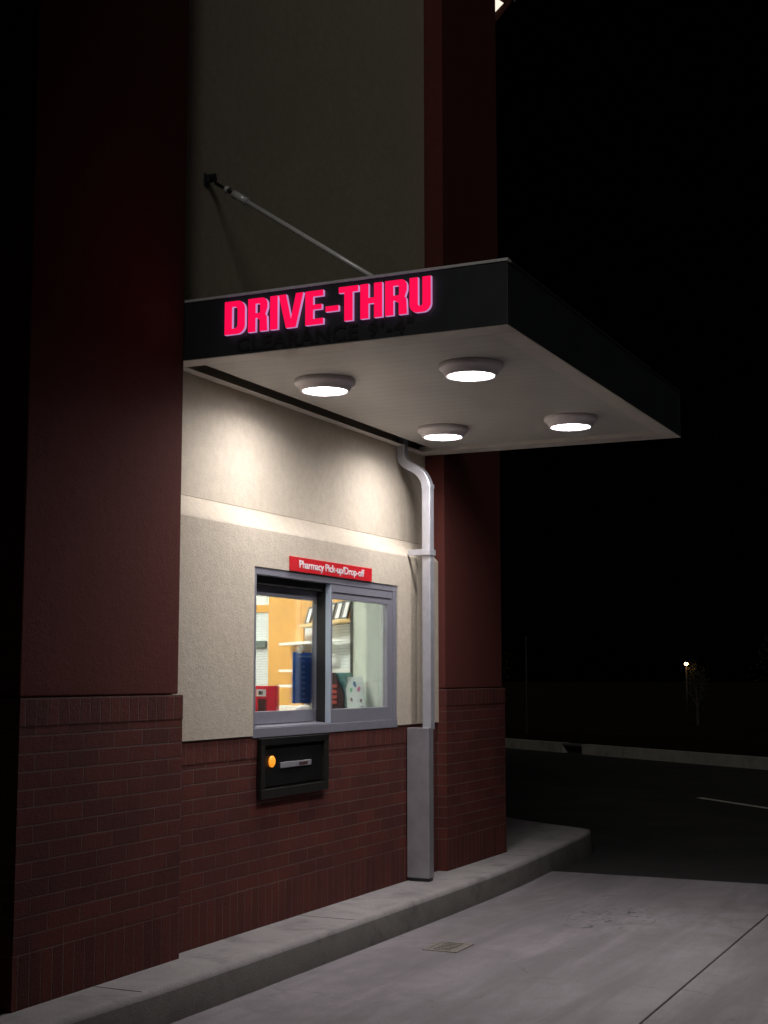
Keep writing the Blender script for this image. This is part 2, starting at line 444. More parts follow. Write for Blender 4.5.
# centre bay and left bay brick
RB = -.2
RP = -1.2
for x0, x1 in ((X0, X1),):
    m = MB(); m.box(x0, x1, RB, 0, .2032, ZC-.108, 'running_brick'); part(m, 'brick_wall')
    m = MB(); m.box(x0, x1, RB, .0015, .0, .2032, 'soldier_brick'); part(m, 'brick_base_course')
    m = MB(); m.box(x0, x1, RB, .002, ZC-.108, ZC, 'rowlock_brick'); m.uvz = ZC-.108; part(m, 'brick_cap_course')
for x0, x1 in ((XL, X0), (X1, X2)):
    m = MB(); m.box(x0, x1, RB if x0 > 0 else RP, PB, .2032, ZP-.108, 'running_brick'); part(m, 'brick_pilaster')
    m = MB(); m.box(x0-.0015, x1+.0015, RB if x0 > 0 else RP, PB+.0015, 0, .2032, 'soldier_brick'); part(m, 'brick_base_course')
    m = MB(); m.box(x0-.001, x1+.001, RB if x0 > 0 else RP, PB+.002, ZP-.108, ZP, 'rowlock_brick'); m.uvz = ZP-.108; part(m, 'brick_cap_course')
    m = MB(); m.box(x0+.014, x1-.014, RB if x0 > 0 else RP, PS, ZP+.004, TOP, 'red_stucco', .006); part(m, 'stucco_pilaster')
# lower stucco band with its sloping top
def low(x0, x1, z0, z1, ledge):
    m = MB()
    if ledge: m.xprism([(RB, z0), (LS, z0), (LS, 1.985), (LS-.006, 1.996), (US-.004, 2.10), (RB, 2.10)], x0, x1, 'beige_stucco')
    else: m.box(x0, x1, RB, LS, z0, z1, 'beige_stucco')
    return m
part(low(X0, X1, WZ1, 0, True), 'stucco_band')
for a, b2 in ((X0, WX0), (WX1, X1)): part(low(a, b2, ZC+.003, WZ1, False), 'stucco_wall')
m = MB(); m.box(-9, -2.55, RP, .95, 0, TOP, 'red_stucco'); part(m, 'added_shade_wing')  # unseen wing, added to shade the left pilaster
m = MB(); m.box(-2.55, XL+.02, -1.4, RP-.003, 0, TOP, 'red_stucco'); part(m, 'recessed_wall')
for x0, x1 in ((X0, X1),):
    m = MB(); m.box(x0, x1, RB, US, 2.10, TOP, 'beige_stucco'); part(m, 'upper_stucco_wall')
# rear body, side walls and roof
m = MB()
m.box(X2-.2, X2, -1.2, RB, 0, TOP, 'red_stucco'); m.box(X2-.2, 6.6, -1.4, -1.2, 2.75, TOP, 'red_stucco')
m.box(4.25, 6.6, -1.4, -1.2, 0, 2.75, 'red_stucco')
m.box(6.4, 6.6, -12, -1.4, 0, TOP, 'red_stucco'); m.box(-9, 6.4, -12, -11.8, 0, TOP, 'red_stucco'); m.box(-9.2, -9, -12, -1.2, 0, TOP, 'red_stucco')
part(m, 'side_wall')
m = MB(); m.box(-9.2, 6.6, -12, -1.4, TOP, TOP+.1, 'roof_membrane'); m.box(XL, X2, -1.4, US, TOP, TOP+.1, 'roof_membrane'); part(m, 'roof')
m = MB(); m.box(XL-.35, X2+.35, US, .75, TOP+.1, TOP+.3, 'eave_paint'); part(m, 'eave')
# pharmacy room
m = MB(); m.box(-1, X2-.2, -4.6, RB, .0015, .01, 'room_floor'); m.box(X2-.2, 6.4, -4.6, -1.4, .0015, .01, 'room_floor'); part(m, 'room_floor')
m = MB(); m.box(-1, X2-.2, -4.6, RB, 2.70, 2.75, 'room_white'); m.box(X2-.2, 6.4, -4.6, -1.4, 2.70, 2.75, 'room_white'); part(m, 'room_ceiling')
m = MB(); m.box(-1.1, 6.4, -4.7, -4.6, 0, 2.75, 'room_white'); m.box(-1.1, -1, -4.6, -1.2, 0, 2.7, 'room_white'); part(m, 'room_wall')
m = MB(); m.box(5.40, 5.48, -4.6, -1.9, 1.865, 2.70, 'room_white'); m.box(5.39, 5.48, -4.6, -1.9, 1.80, 1.865, 'orange_wood'); part(m, 'bulkhead')
m = MB(); m.box(5.40, 5.48, -4.6, -1.9, 0, 1.80, 'slatwall'); part(m, 'slatwall')
m = MB(); m.box(2.95, 3.0, -.54, RB-.002, 0, 2.70, 'partition_green'); m.box(2.94, 3.01, -.557, -.54, 0, 2.7, 'frame_black'); part(m, 'partition_wall')
# diagonal wall behind the shelves
WA = Vector((4.247, -1.654)); WB = Vector((2.98, -.476))
m = MB(); m.seg((WA.x+.03, WA.y+.033), (WB.x+.03, WB.y+.033), .06, 1.625, 2.70, 'orange_wood')
m.seg((WA.x+.03, WA.y+.033), (WB.x+.03, WB.y+.033), .058, 0, 1.49, 'slatwall'); m.seg((WA.x+.03, WA.y+.033), (WB.x+.03, WB.y+.033), .058, 1.49, 1.60, 'slatwall')
part(m, 'diagonal_wall')

# ------------------------------------------------------------------ service window (a part of the building)
W = MB(); fm = 'window_metal'; fo = .004
OX0, OX1, OZ0, OZ1 = .724, 2.453, .9325, 1.7915
W.box(OX0, OX0+.030, -.14, fo, OZ0+.048, OZ1-.036, fm, .002); W.box(OX1-.050, OX1, -.032, fo, OZ0+.048, OZ1-.036, fm, .002)
W.box(OX0, OX1-.2, -.14, fo, OZ1-.036, OZ1, fm, .002); W.box(OX0, OX1, -.14, fo+.004, OZ0, OZ0+.048, fm, .002)
W.box(OX1-.2, OX1, -.032, fo, OZ1-.036, OZ1, fm, .002)
win = part(W, 'service_window')
m = MB(); m.box(WX1-.004, WX1+.012, RB-.002, -.034, WZ0+.05, WZ1-.04, 'partition_green'); m.build('reveal', win)
m = MB(); m.box(OX0+.030, 1.575, -.14, -.045, OZ1-.080, OZ1-.0365, 'black_gasket'); m.build('head_track_shade', win)  # head track in black, painting the shadow under the header
m = MB(); m.xprism([(-.14, OZ0+.0485), (.000, OZ0+.0485), (.000, OZ0+.052), (-.14, OZ0+.060)], OX0+.031, 1.575, fm); m.build('sill', win)
m = MB(); sd0, sd1 = -.125, -.090
m.box(.76, 1.66, sd0, sd1, 1.660, 1.714, fm, .002); m.box(.76, 1.66, sd0, sd1, .9935, 1.058, fm, .002)
m.box(.76, .83, sd0, sd1, 1.058, 1.660, fm, .002); m.box(1.592, 1.66, sd0, sd1, 1.058, 1.660, fm, .002)
sash = m.build('sliding_sash', win)
m = MB(); m.box(.83, 1.592, -.110, -.104, 1.058, 1.660, 'glass'); m.build('sash_pane', win)
m = MB(); a0, a1 = -.030, .000
m.box(1.582, 1.600, a0, a1, .981, 1.7545, fm, .001); m.box(2.326, 2.4025, a0, a1, .981, 1.7545, fm, .002)
m.box(1.600, 2.326, a0, a1, 1.672, 1.7545, fm, .002); m.box(1.600, 2.326, a0, a1, .981, 1.058, fm, .002)
m.box(1.602, 2.380, a1-.002, a1+.003, 1.706, 1.711, 'black_gasket')
m.build('fixed_leaf', win)
m = MB(); m.box(1.600, 2.326, -.018, -.012, 1.058, 1.672, 'glass'); m.build('fixed_pane', win)
m = MB(); m.box(1.5755, 1.5815, -.031, .001, .981, 1.7545, 'lit_edge_metal', .001); m.build('lit_edge_strip', win)  # paler bluish skin paints the light on the leaf's end face
m = MB(); m.box(1.5765, 1.60, -.088, -.0315, .981, 1.7545, 'black_gasket'); m.build('brush_seal', win)

# ------------------------------------------------------------------ red sign over the window
def text_mesh(s, size, sx, mat, name, parent, org, ux, uy, un, off=0., ext=.001, align='LEFT', space=1.):
    cu = bpy.data.curves.new('t', 'FONT'); cu.body = s; cu.size = size; cu.offset = off; cu.extrude = ext; cu.resolution_u = 4
    cu.align_x = align; cu.space_character = space
    ob = bpy.data.objects.new('t', cu); COL.objects.link(ob)
    dg = bpy.context.evaluated_depsgraph_get(); dg.update()
    me = bpy.data.meshes.new_from_object(ob.evaluated_get(dg)); bpy.data.objects.remove(ob)
    xs = [v.co.x for v in me.vertices]; W_ = max(xs)-min(xs); x_0 = min(xs)
    for v in me.vertices:
        c = v.co; p = ux*((c.x-x_0)*sx)+uy*c.y+un*c.z; v.co = p
    me.materials.clear(); me.materials.append(MATS[mat]); me.name = name
    o = bpy.data.objects.new(name, me); COL.objects.link(o); place(o, Vector(org), parent)
    return o, W_*sx
UX, UZ, UO, UN = Vector((1, 0, 0)), Vector((0, 0, 1)), Vector((0, -1, 0)), Vector((-1, 0, 0))
t_ = thing('window_sign', 'red plate reading Pharmacy Pick-up/Drop-off fixed above the service window', 'sign', (1.53, .03, 1.79))
m = MB(); m.box(1.078, 2.073, .0105, .018, 1.794, 1.872, 'sign_red', .0015); m.build('plate', t_)
o, w_ = text_mesh('Pharmacy Pick-up/Drop-off', .058, 1., 'white_letter', 'lettering', t_, (1.176, -.0192, 1.816), UX, UZ, UO, off=.0006, space=.93)
k = .79/w_
for v in o.data.vertices: v.co.x *= k

# ------------------------------------------------------------------ cash drawer
t_ = thing('deal_drawer', 'black metal transaction drawer set in the brick under the window with a glowing amber disc', 'drawer', (1.09, .03, .63))
m = MB(); x0, x1, z0, z1 = .774, 1.508, .629, .9285; d1 = .030
m.box(x0, x1, .0045, d1, z0, z0+.045, 'drawer_trim', .003); m.box(x0, x1, .0045, d1, z1-.035, z1, 'drawer_black', .003)
m.box(x0, x0+.04, .0045, d1, z0+.045, z1-.035, 'drawer_trim', .003); m.box(x1-.045, x1, .0045, d1, z0+.045, z1-.035, 'drawer_trim', .003)
m.build('frame', t_)
m = MB(); m.box(x0+.04, x1-.045, .0045, .010, z0+.045, z1-.035, 'drawer_black'); m.box(x0+.055, x1-.06, .0105, .015, z0+.06, z1-.05, 'drawer_black', .004)
m.build('drawer_front', t_)
m = MB(); m.box(.985, 1.320, .016, .022, .771, .801, 'drawer_silver', .003); pl = m.build('handle_plate', t_)
m = MB(); m.box(1.180, 1.275, .0225, .024, .779, .793, 'box_dark'); m.build('handle_slot', pl)
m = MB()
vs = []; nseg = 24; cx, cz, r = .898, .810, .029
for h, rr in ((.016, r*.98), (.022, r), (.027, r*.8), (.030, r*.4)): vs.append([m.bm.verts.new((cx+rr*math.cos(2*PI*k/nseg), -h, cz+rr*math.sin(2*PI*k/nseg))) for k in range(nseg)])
mi = m.mi('amber_glow')
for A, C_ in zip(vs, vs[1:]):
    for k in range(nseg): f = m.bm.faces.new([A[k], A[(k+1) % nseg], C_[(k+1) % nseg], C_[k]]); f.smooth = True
m.bm.faces.new(vs[-1]); m.bm.faces.new(vs[0]); m.build('amber_disc', t_)  # amber disc on the drawer front, set to glow

# ------------------------------------------------------------------ canopy
CN = thing('canopy', 'dark flat metal canopy with pale soffit cantilevered over the drive-through lane', 'canopy', (1.5, -.08, ZS))
m = MB()
ft = .03
XD = X1-.020
m.box(X0+.002, X0+ft, US+.002, DC, ZS+.004, ZT, 'fascia_paint', .002); m.box(XD-ft, XD, US+.002, DC, ZS+.004, ZT, 'fascia_paint', .002)
m.box(X0+ft, XD-ft, DC-ft, DC, ZS+.004, ZT, 'fascia_paint', .002)
m.build('fascia', CN)
m = MB(); m.box(X0-.004, X0+ft+.01, US+.002, DC+.004, ZT+.0005, ZT+.012, 'rod_metal'); m.box(X0+ft+.01, XD, DC-ft, DC+.004, ZT+.0005, ZT+.012, 'fascia_paint'); m.build('drip_edge', CN)
m = MB(); m.box(X0+ft, XD-ft, US+.002, DC-ft, ZT-.06, ZT-.03, 'roof_membrane'); m.build('deck', CN)
m = MB(); rz = ZS+.0035
m.box(X0, X0+.110, US+.002, DC, ZS, rz, 'soffit_trim'); m.box(XD-.16, XD, US+.002, DC, ZS, rz, 'soffit_trim')
m.box(X0+.115, XD-.16, DC-.10, DC, ZS, rz, 'soffit_trim'); m.box(X0+.115, XD-.16, US+.002, -.020, ZS, rz, 'soffit_trim')
m.box(X0+.095, X0+.105, -.045, DC-.10, rz, rz+.022, 'soffit_trim'); m.box(XD-.16, XD-.15, -.045, DC-.1, rz, rz+.03, 'soffit_trim'); m.box(X0+.115, XD-.16, DC-.10, DC-.09, rz, rz+.02, 'soffit_trim')
m.build('soffit_trim', CN)
m = MB(); m.box(X0+.124, XD-.17, .040, DC-.109, ZS+.020, ZS+.030, 'soffit_panel'); m.build('soffit', CN)
m = MB(); m.box(X0+.116, XD-.17, -.06, .060, ZS+.075, ZS+.085, 'slot_dark'); m.box(X0+.106, X0+.124, -.06, DC-.1, ZS+.031, ZS+.036, 'slot_dark'); m.box(X0+.116, XD-.17, .040, .044, ZS+.031, ZS+.0745, 'slot_dark'); m.box(XD-.30, XD-.17, .06, DC-.101, ZS+.075, ZS+.085, 'slot_dark'); m.build('reveal', CN)
# tie rod with turnbuckle and wall plate
m = MB()
ra, rb = Vector((.35, -.055, 3.70)), Vector((.35, 1.06, 2.945))
L = lambda t: tuple(ra+(rb-ra)*t)
m.tube(L(.19), L(1.0), .0125, 'rod_metal'); rod = m.build('tie_rod', CN)
m = MB(); m.tube(L(.03), L(.125), .009, 'pole_paint'); m.tube(L(.125), L(.20), .020, 'rod_metal'); m.tube(L(.085), L(.10), .019, 'rod_metal'); m.build('turnbuckle', rod)
m = MB(); m.box(.330, .370, US+.001, US+.009, 3.67, 3.73, 'fascia_paint', .002); m.box(.343, .357, US+.0095, -.02, 3.685, 3.725, 'fascia_paint'); m.tube((.33, -.035, 3.705), (.37, -.035, 3.705), .012, 'pole_paint'); m.build('wall_plate', rod)

# clearance lettering, black vinyl on the dark fascia
for tx, nm, dd0, wid in (('CLEARANCE', 'clearance_word', .325, .62), ('9\'-4"', 'clearance_height', .995, .215)):
    o, w_ = text_mesh(tx, .094, 1., 'black_vinyl', nm, CN, (X0-.0015, -dd0, 2.712), UO, UZ, UN, off=.0028, ext=.001, space=(1.08 if len(tx) > 5 else 1.22))
    k = wid/w_
    for v in o.data.vertices: v.co.y *= k

# ------------------------------------------------------------------ DRIVE-THRU letters
def arc(cx, cy, rx, ry, a0, a1, n=8): return [(cx+rx*math.cos(math.radians(a0+(a1-a0)*k/n)), cy+ry*math.sin(math.radians(a0+(a1-a0)*k/n))) for k in range(n+1)]
def glyph(ch, w):
    s = .255; h = .175            # stem and bar weights, letter height 1
    if ch == 'D':
        r = .26
        o = [(0, 0)]+[(w-r, 0)]+arc(w-r, r, r, r, -90, 0)+arc(w-r, 1-r, r, r, 0, 90)+[(0, 1)]
        q = .10
        i = [(s, h)]+arc(w-s-q, h+q, q, q, -90, 0, 5)+arc(w-s-q, 1-h-q, q, q, 0, 90, 5)+[(s, 1-h)]
        return [o, i]
    if ch == 'R':
        r = .19; bz = .43
        o = [(0, 0), (s, 0), (s, .41), (s+.04, .41), (w-s, .34), (w-s, 0), (w, 0), (w-.015, .34)]+arc(w-.09, .40, .075, .09, -10, 75, 4)+arc(w-r, .72, r, .2, -35, 0, 4)[1:]+arc(w-r, 1-r, r, r, 0, 90)+[(0, 1)]
        q = .05
        i = [(s, .56)]+arc(w-s-q+.01, .55+q, q, q, -90, 0, 4)+arc(w-s-q+.01, 1-h-q+.01, q, q, 0, 90, 4)+[(s, 1-h+.01)]
        return [o, i]
    if ch == 'I': return [[(0, 0), (w, 0), (w, 1), (0, 1)]]
    if ch == 'V': return [[(w*.30, 0), (w*.70, 0), (w, 1), (w-.245, 1), (w*.5, .27), (.245, 1), (0, 1)]]
    if ch == 'E': return [[(0, 0), (w, 0), (w, h), (s, h), (s, .44), (w-.05, .44), (w-.05, .59), (s, .59), (s, 1-h), (w, 1-h), (w, 1), (0, 1)]]
    if ch == '-': return [[(0, .33), (w, .33), (w, .49), (0, .49)]]
    if ch == 'T': return [[(w/2-s*.52, 0), (w/2+s*.52, 0), (w/2+s*.52, 1-h), (w, 1-h), (w, 1), (0, 1), (0, 1-h), (w/2-s*.52, 1-h)]]
    if ch == 'H': return [[(0, 0), (s, 0), (s, .42), (w-s, .42), (w-s, 0), (w, 0), (w, 1), (w-s, 1), (w-s, .59), (s, .59), (s, 1), (0, 1)]]
    if ch == 'U':
        r = .24; q = .075
        return [[(0, 1)]+arc(r, r, r, r, 180, 270)+arc(w-r, r, r, r, 270, 360)+[(w, 1), (w-s, 1)]+arc(w-s-q, h+q, q, q, 0, -90, 4)+arc(s+q, h+q, q, q, -90, -180, 4)+[(s, 1)]]
SG = thing('channel_letter_sign', 'glowing crimson DRIVE-THRU letters standing on the dark canopy fascia', 'sign', (X0, .78, 2.79))
LZ, LH = 2.790, .155
for ch, a, b_ in [('D', .271, .379), ('R', .395, .496), ('I', .510, .549), ('V', .554, .680), ('E', .690, .780), ('-', .792, .856), ('T', .857, .953), ('H', .963, 1.069), ('R', 1.083, 1.187), ('U', 1.199, 1.299)]:
    w = (b_-a)/LH
    cu = bpy.data.curves.new('g', 'CURVE'); cu.dimensions = '2D'; cu.fill_mode = 'BOTH'; cu.extrude = .012; cu.bevel_depth = .0
    for loop in glyph(ch, w):
        sp = cu.splines.new('POLY'); sp.points.add(len(loop)-1); sp.use_cyclic_u = True
        for pt, (x, y) in zip(sp.points, loop): pt.co = (x, y, 0, 1)
    cu.extrude = .0085/LH
    ob = bpy.data.objects.new('g', cu); COL.objects.link(ob)
    dg = bpy.context.evaluated_depsgraph_get(); dg.update()
    me = bpy.data.meshes.new_from_object(ob.evaluated_get(dg)); bpy.data.objects.remove(ob)
    me.materials.clear(); me.materials.append(MATS['letter_face']); me.materials.append(MATS['letter_rim'])
    for pg in me.polygons: pg.material_index = 0 if abs(pg.normal.z) > .9 else 1
    for v in me.vertices: c = v.co.copy(); v.co = UO*(c.x*LH)+UZ*(c.y*LH)+UN*(c.z*LH)
    me.name = 'letter'
    o = bpy.data.objects.new('letter', me); COL.objects.link(o); place(o, Vector((X0-.0015-.0085, -a, LZ)), SG)

# ------------------------------------------------------------------ canopy light fixtures
LAB = ['round canopy light nearest the camera on the wall side', 'round canopy light on the outer side above the near edge of the canopy',
       'round canopy light on the wall side next to the top of the downspout', 'round canopy light at the far outer corner of the canopy']
LX = [(.733, .398), (.709, 1.193), (2.247, .404), (2.240, 1.200)]
def lamp(x, d, label):
    zb = ZS+.0198
    r_ = thing('canopy_light', label, 'ceiling light', (x, d, zb), 'round lights under the canopy')
    m = MB()
    m.lathe(x, d, [(0, zb), (.152, zb), (.153, zb-.020), (.149, zb-.026), (.138, zb-.030), (.128, zb-.048), (.124, zb-.0585), (.113, zb-.0595), (.110, zb-.052), (0, zb-.050)], 'fixture_paint')
    m.build('housing', r_, (x, d, zb))
    m = MB(); m.lathe(x, d, [(0, zb-.064), (.05, zb-.0632), (.085, zb-.0605), (.109, zb-.0535)], 'lamp_lens'); m.build('lens', r_, (x, d, zb))
    al = bpy.data.lights.new('bulb', 'AREA'); al.shape = 'DISK'; al.size = .20; al.energy = 8.6; al.spread = math.radians(164); al.color = (1., .95, .94)
    b_ = bpy.data.objects.new('bulb', al); COL.objects.link(b_); place(b_, Vector((x, -d, zb-.0665)), r_)
    return r_
first = lamp(*LX[0], LAB[0])
for (x, d), lb in list(zip(LX, LAB))[1:]:
    c = first.copy(); COL.objects.link(c); c.location = (x, -d, first.location.z); c['label'] = lb
    for ch in first.children:
        q = ch.copy(); COL.objects.link(q); q.parent = c

# ------------------------------------------------------------------ downspout
DS = thing('downspout', 'pale grey square metal downspout with offset elbow and wide boot on the brick', 'downspout', (2.65, .1, 0))
path = [(2.655, -.048, 2.765), (2.655, -.048, 2.665)]
for k in range(1, 7): a = k/6*math.radians(62); path.append((2.655, -.048+.085*(1-math.cos(a)), 2.645-.085*math.sin(a)))
x_, d_, z_ = path[-1]
path.append((2.655, d_+.045, z_-.024))
d_, z_ = d_+.045, z_-.024
dd = .128-d_; 
for k in range(1, 8):
    a = math.radians(62*(1-k/7)); R_ = dd/(1-math.cos(math.radians(62)))
    path.append((2.655, .128-R_*(1-math.cos(a)), z_-R_*(math.sin(math.radians(62))-math.sin(a))))
path.append((2.655, .128, 2.3)); path.append((2.655, .128, .915))
sq = [(.033, .022), (.030, .0275), (-.030, .0275), (-.033, .022), (-.033, -.022), (-.030, -.0275), (.030, -.0275), (.033, -.022)]
m = MB(); m.sweep(path, sq, 'gutter_metal', up=(1, 0, 0)); pipe = m.build('pipe', DS)
m = MB(); m.sweep([(2.655, .128, 2.415), (2.655, .128, 2.44)], [(u*1.08, v*1.1) for u, v in sq], 'gutter_metal', up=(1, 0, 0)); m.build('joint_band', pipe)
m = MB(); m.box(2.606, 2.616, LS+.001, .102, 1.990, 2.028, 'gutter_metal', .002); m.box(2.606, 2.704, .102, .160, 1.990, 2.028, 'gutter_metal', .002); m.build('bracket', DS)
m = MB(); m.box(2.592, 2.665, .0085, .156, .022, .925, 'boot_metal', .004); m.build('boot', DS)
m = MB(); m.box(2.597, 2.660, .02, .150, .004, .0215, 'black_gasket'); m.build('outlet', DS)

# ------------------------------------------------------------------ wall light round the corner, added downlight out of view
t_ = thing('wall_light', 'lit wedge shaped wall light on the side wall high at the far corner', 'wall light', (4.3, -.2, 6.2))
m = MB()
pr = [(4.188, 6.14), (4.72, 6.62), (4.72, 6.90), (4.188, 6.90)]
for da, db in ((-.5, 0.),):
    n4 = len(pr); m.poly([(x, da, z) for x, z in pr]+[(x, db, z) for x, z in pr], [tuple(range(4)), tuple(range(4, 8))]+[(i, (i+1) % 4, 4+(i+1) % 4, 4+i) for i in range(4)], 'eave_paint')
m.build('housing', t_)
m = MB(); tri = [(4.22, 6.27), (4.46, 6.47), (4.22, 6.42)]
m.poly([(x, .001, z) for x, z in tri]+[(x, .01, z) for x, z in tri], [(0, 1, 2), (3, 4, 5), (0, 1, 4, 3), (1, 2, 5, 4), (2, 0, 3, 5)], 'eave_lens'); m.build('lens', t_)
m = MB(); m.box(4.60, 4.73, .001, .012, 6.60, 6.70, 'soffit_trim'); m.build('end_cap', t_)
t_ = thing('added_downlight', 'small added downlight, out of view, brightening the beige wall above the canopy', 'wall light', (2.6, US, 7.75))  # added lamp, out of view, lifts the stucco above the canopy
m = MB(); m.lathe(2.6, .20, [(0, 7.90), (.12, 7.90), (.12, 7.75), (.10, 7.75), (.10, 7.77), (0, 7.77)], 'fixture_paint'); m.box(2.57, 2.63, US+.001, .085, 7.80, 7.86, 'fixture_paint'); m.build('housing', t_)
m = MB(); m.lathe(2.6, .20, [(0, 7.764), (.098, 7.766)], 'added_down_lens'); m.build('lens', t_)

# ------------------------------------------------------------------ inside the pharmacy
def ceil_panel(x, d, label):
    t = thing('ceiling_panel_light', label, 'ceiling light', (x, d, 2.69), 'ceiling panels in the pharmacy')
    m = MB(); m.box(x-.62, x+.62, d-.32, d+.32, 2.685, 2.699, 'fixture_paint'); m.build('frame', t)
    m = MB(); m.box(x-.59, x+.59, d-.29, d+.29, 2.680, 2.6845, 'room_lamp'); m.build('diffuser', t)
ceil_panel(1.6, -1.6, 'lit ceiling panel inside the pharmacy nearer the service window')
ceil_panel(3.0, -2.4, 'lit ceiling panel inside the pharmacy over the shelves')
ceil_panel(4.75, -3.4, 'lit ceiling panel inside the pharmacy before the white slatted wall')
t_ = thing('counter', 'plain work counter just inside the service window', 'counter', (1.7, -.55, 0))
m = MB(); m.box(.3, 2.94, -.95, -.21, 1.005, 1.035, 'counter_top', .004); m.build('counter_top', t_)
m = MB(); m.box(.35, 2.90, -.90, -.22, 0, 1.004, 'room_white'); m.build('cabinet', t_)
# shelving
SH = thing('corner_shelving', 'orange wood corner shelving with white shelves seen through the sliding sash', 'shelving', (4.1, -1.6, 0))
m = MB(); m.seg((4.585, -2.11), (4.262, -1.640), .02, 0, 2.69, 'orange_wood'); m.build('side_panel', SH)
m = MB(); m.seg((4.20, -1.70), (3.95, -1.45), .012, 0, 1.60, 'orange_wood'); m.build('back_panel', SH)
bd = [(4.085, -1.739), (3.12, -.735), (3.075, -.60), (4.235, -1.66)]
for z in (1.475, 1.272, 1.157, 1.0):
    m = MB(); m.prism(bd, z, z+.018, 'white_shelf'); m.build('shelf', SH)
LG = thing('wall_ledge', 'tan wooden ledge on the diagonal wall holding the small frames', 'shelf', (3.7, -1.1, 1.6))
m = MB(); m.prism([(3.855, -1.441), (3.06, -.700), (3.02, -.53), (3.92, -1.372)], 1.600, 1.623, 'tan_wood'); m.build('board', LG)
# frames leaning on the ledge
w2 = (WA-WB).normalized(); nrm = Vector((-w2.y, w2.x)) 
if nrm.dot(Vector((-9, 4))) < 0: nrm = -nrm
FL = ['small black picture frame on the ledge, leftmost, showing through the sliding sash', 'small black picture frame on the ledge just right of the window stile',
      'small black picture frame on the ledge, middle of those behind the fixed pane', 'small black picture frame on the ledge nearest the pale partition']
def frame_at(x, d, lab):
    t = thing('picture_frame', lab, 'picture frame', (x, d, 1.624), 'frames on the ledge')
    W_, H_, lean = .150, .130, .035
    c = Vector((x, d))
    def P3(u, v, off): q = c+w2*(-u)+nrm*(off-lean*v/H_+.03); return (q.x, q.y, 1.624+v)
    def slab(m, u0, u1, v0, v1, o0, o1, mat):
        vs = [P3(u, v, o_) for u in (u0, u1) for v in (v0, v1) for o_ in (o0, o1)]
        m.poly(vs, [(0, 1, 3, 2), (4, 6, 7, 5), (0, 4, 5, 1), (2, 3, 7, 6), (0, 2, 6, 4), (1, 5, 7, 3)], mat)
    m = MB(); b_ = .022
    slab(m, -W_/2, W_/2, 0, b_*.6, 0, .012, 'frame_black'); slab(m, -W_/2, W_/2, H_-b_*.6, H_, 0, .012, 'frame_black')
    slab(m, -W_/2, -W_/2+b_, b_*.6, H_-b_*.6, 0, .012, 'frame_black'); slab(m, W_/2-b_, W_/2, b_*.6, H_-b_*.6, 0, .012, 'frame_black'); m.build('frame', t)
    m = MB(); slab(m, -W_/2+b_, W_/2-b_, b_*.6, H_-b_*.6, .002, .006, 'paper'); m.build('print', t)
for (x, d), lb in zip([(3.856, -1.332), (3.415, -.922), (3.276, -.792), (3.141, -.667)], FL): frame_at(x, d, lb)
# grey strip on the far slatted wall
t = MB(); t.box(5.372, 5.399, -3.1, -2.60, 1.487, 1.550, 'grey_board', .003)
tag(t.build('notice_strip', None), 'dark grey horizontal strip across the white slatted wall', 'notice strip')
# bottles and bags on the second shelf
BL = ['white bottle on the shelf behind the fixed pane, leftmost', 'white bottle on the shelf, second from the left', 'white bottle on the shelf, second from the partition', 'white bottle on the shelf nearest the partition']
for (x, d, r, h), lb in zip([(3.55, -1.17, .045, .11), (3.42, -1.03, .05, .09), (3.31, -.93, .05, .13), (3.18, -.80, .045, .10)], BL):
    t = thing('bottle', lb, 'bottle', (x, d, 1.29), 'white bottles on the shelf')
    m = MB(); z = 1.2905; m.lathe(x, d, [(0, z), (r, z), (r, z+h*.7), (r*.5, z+h*.85)], 'bottle_white', 20); m.build('body', t)
    m = MB(); m.lathe(x, d, [(0, z+h*.86), (r*.6, z+h*.86), (r*.6, z+h), (0, z+h)], 'paper', 20); m.build('cap', t)
# blue pocket organiser hanging on the sash glass
t_ = thing('pocket_organizer', 'blue hanging pocket chart on two white hooks inside the sliding sash', 'pocket organizer', (1.36, -.1, 1.08))
oa, ob_ = (1.435, -.155), (1.685, -.145)
m = MB(); m.seg(oa, ob_, .012, 1.092, 1.372, 'organizer_blue'); m.build('backing', t_)
for k in range(8):
    m = MB(); z = 1.100+k*.030; m.seg((oa[0]+.004, oa[1]+.012), (ob_[0]-.004, ob_[1]+.012), .010, z, z+.024, 'organizer_blue')
    for j in (.32, .68):
        xx = oa[0]+(ob_[0]-oa[0])*j; m.seg((xx-.012, oa[1]+.0215), (xx+.012, oa[1]+.0215), .003, z+.008, z+.018, 'organizer_light')
    m.build('pocket', t_)
m = MB(); m.seg((oa[0]+.04, oa[1]+.0085), (ob_[0]-.03, ob_[1]+.0085), .003, 1.345, 1.354, 'organizer_light'); m.build('heading', t_)
for x in (1.475, 1.64):
    m = MB(); m.box(x-.014, x+.014, -.144, -.132, 1.366, 1.398, 'bottle_white', .003); m.box(x-.008, x+.008, -.132, -.1115, 1.382, 1.412, 'bottle_white', .002); m.build('hook', t_)
# red box on the counter
t_ = thing('red_box', 'red box with a white label on the counter at the left of the window', 'box', (1.5, -.40, 1.036))
m = MB(); m.box(1.70, 1.745, -.66, -.415, 1.036, 1.185, 'box_red', .004); m.build('body', t_)
m = MB(); m.box(1.694, 1.6995, -.540, -.480, 1.125, 1.165, 'paper'); m.box(1.6925, 1.6938, -.525, -.497, 1.134, 1.155, 'box_dark'); m.build('label', t_)
m = MB(); m.box(1.694, 1.6995, -.530, -.475, 1.040, 1.110, 'box_dark', .002); m.build('opening', t_)
m = MB(); m.box(1.70, 1.76, -.70, -.6605, 1.036, 1.215, 'box_red', .004); m.build('flap', t_)
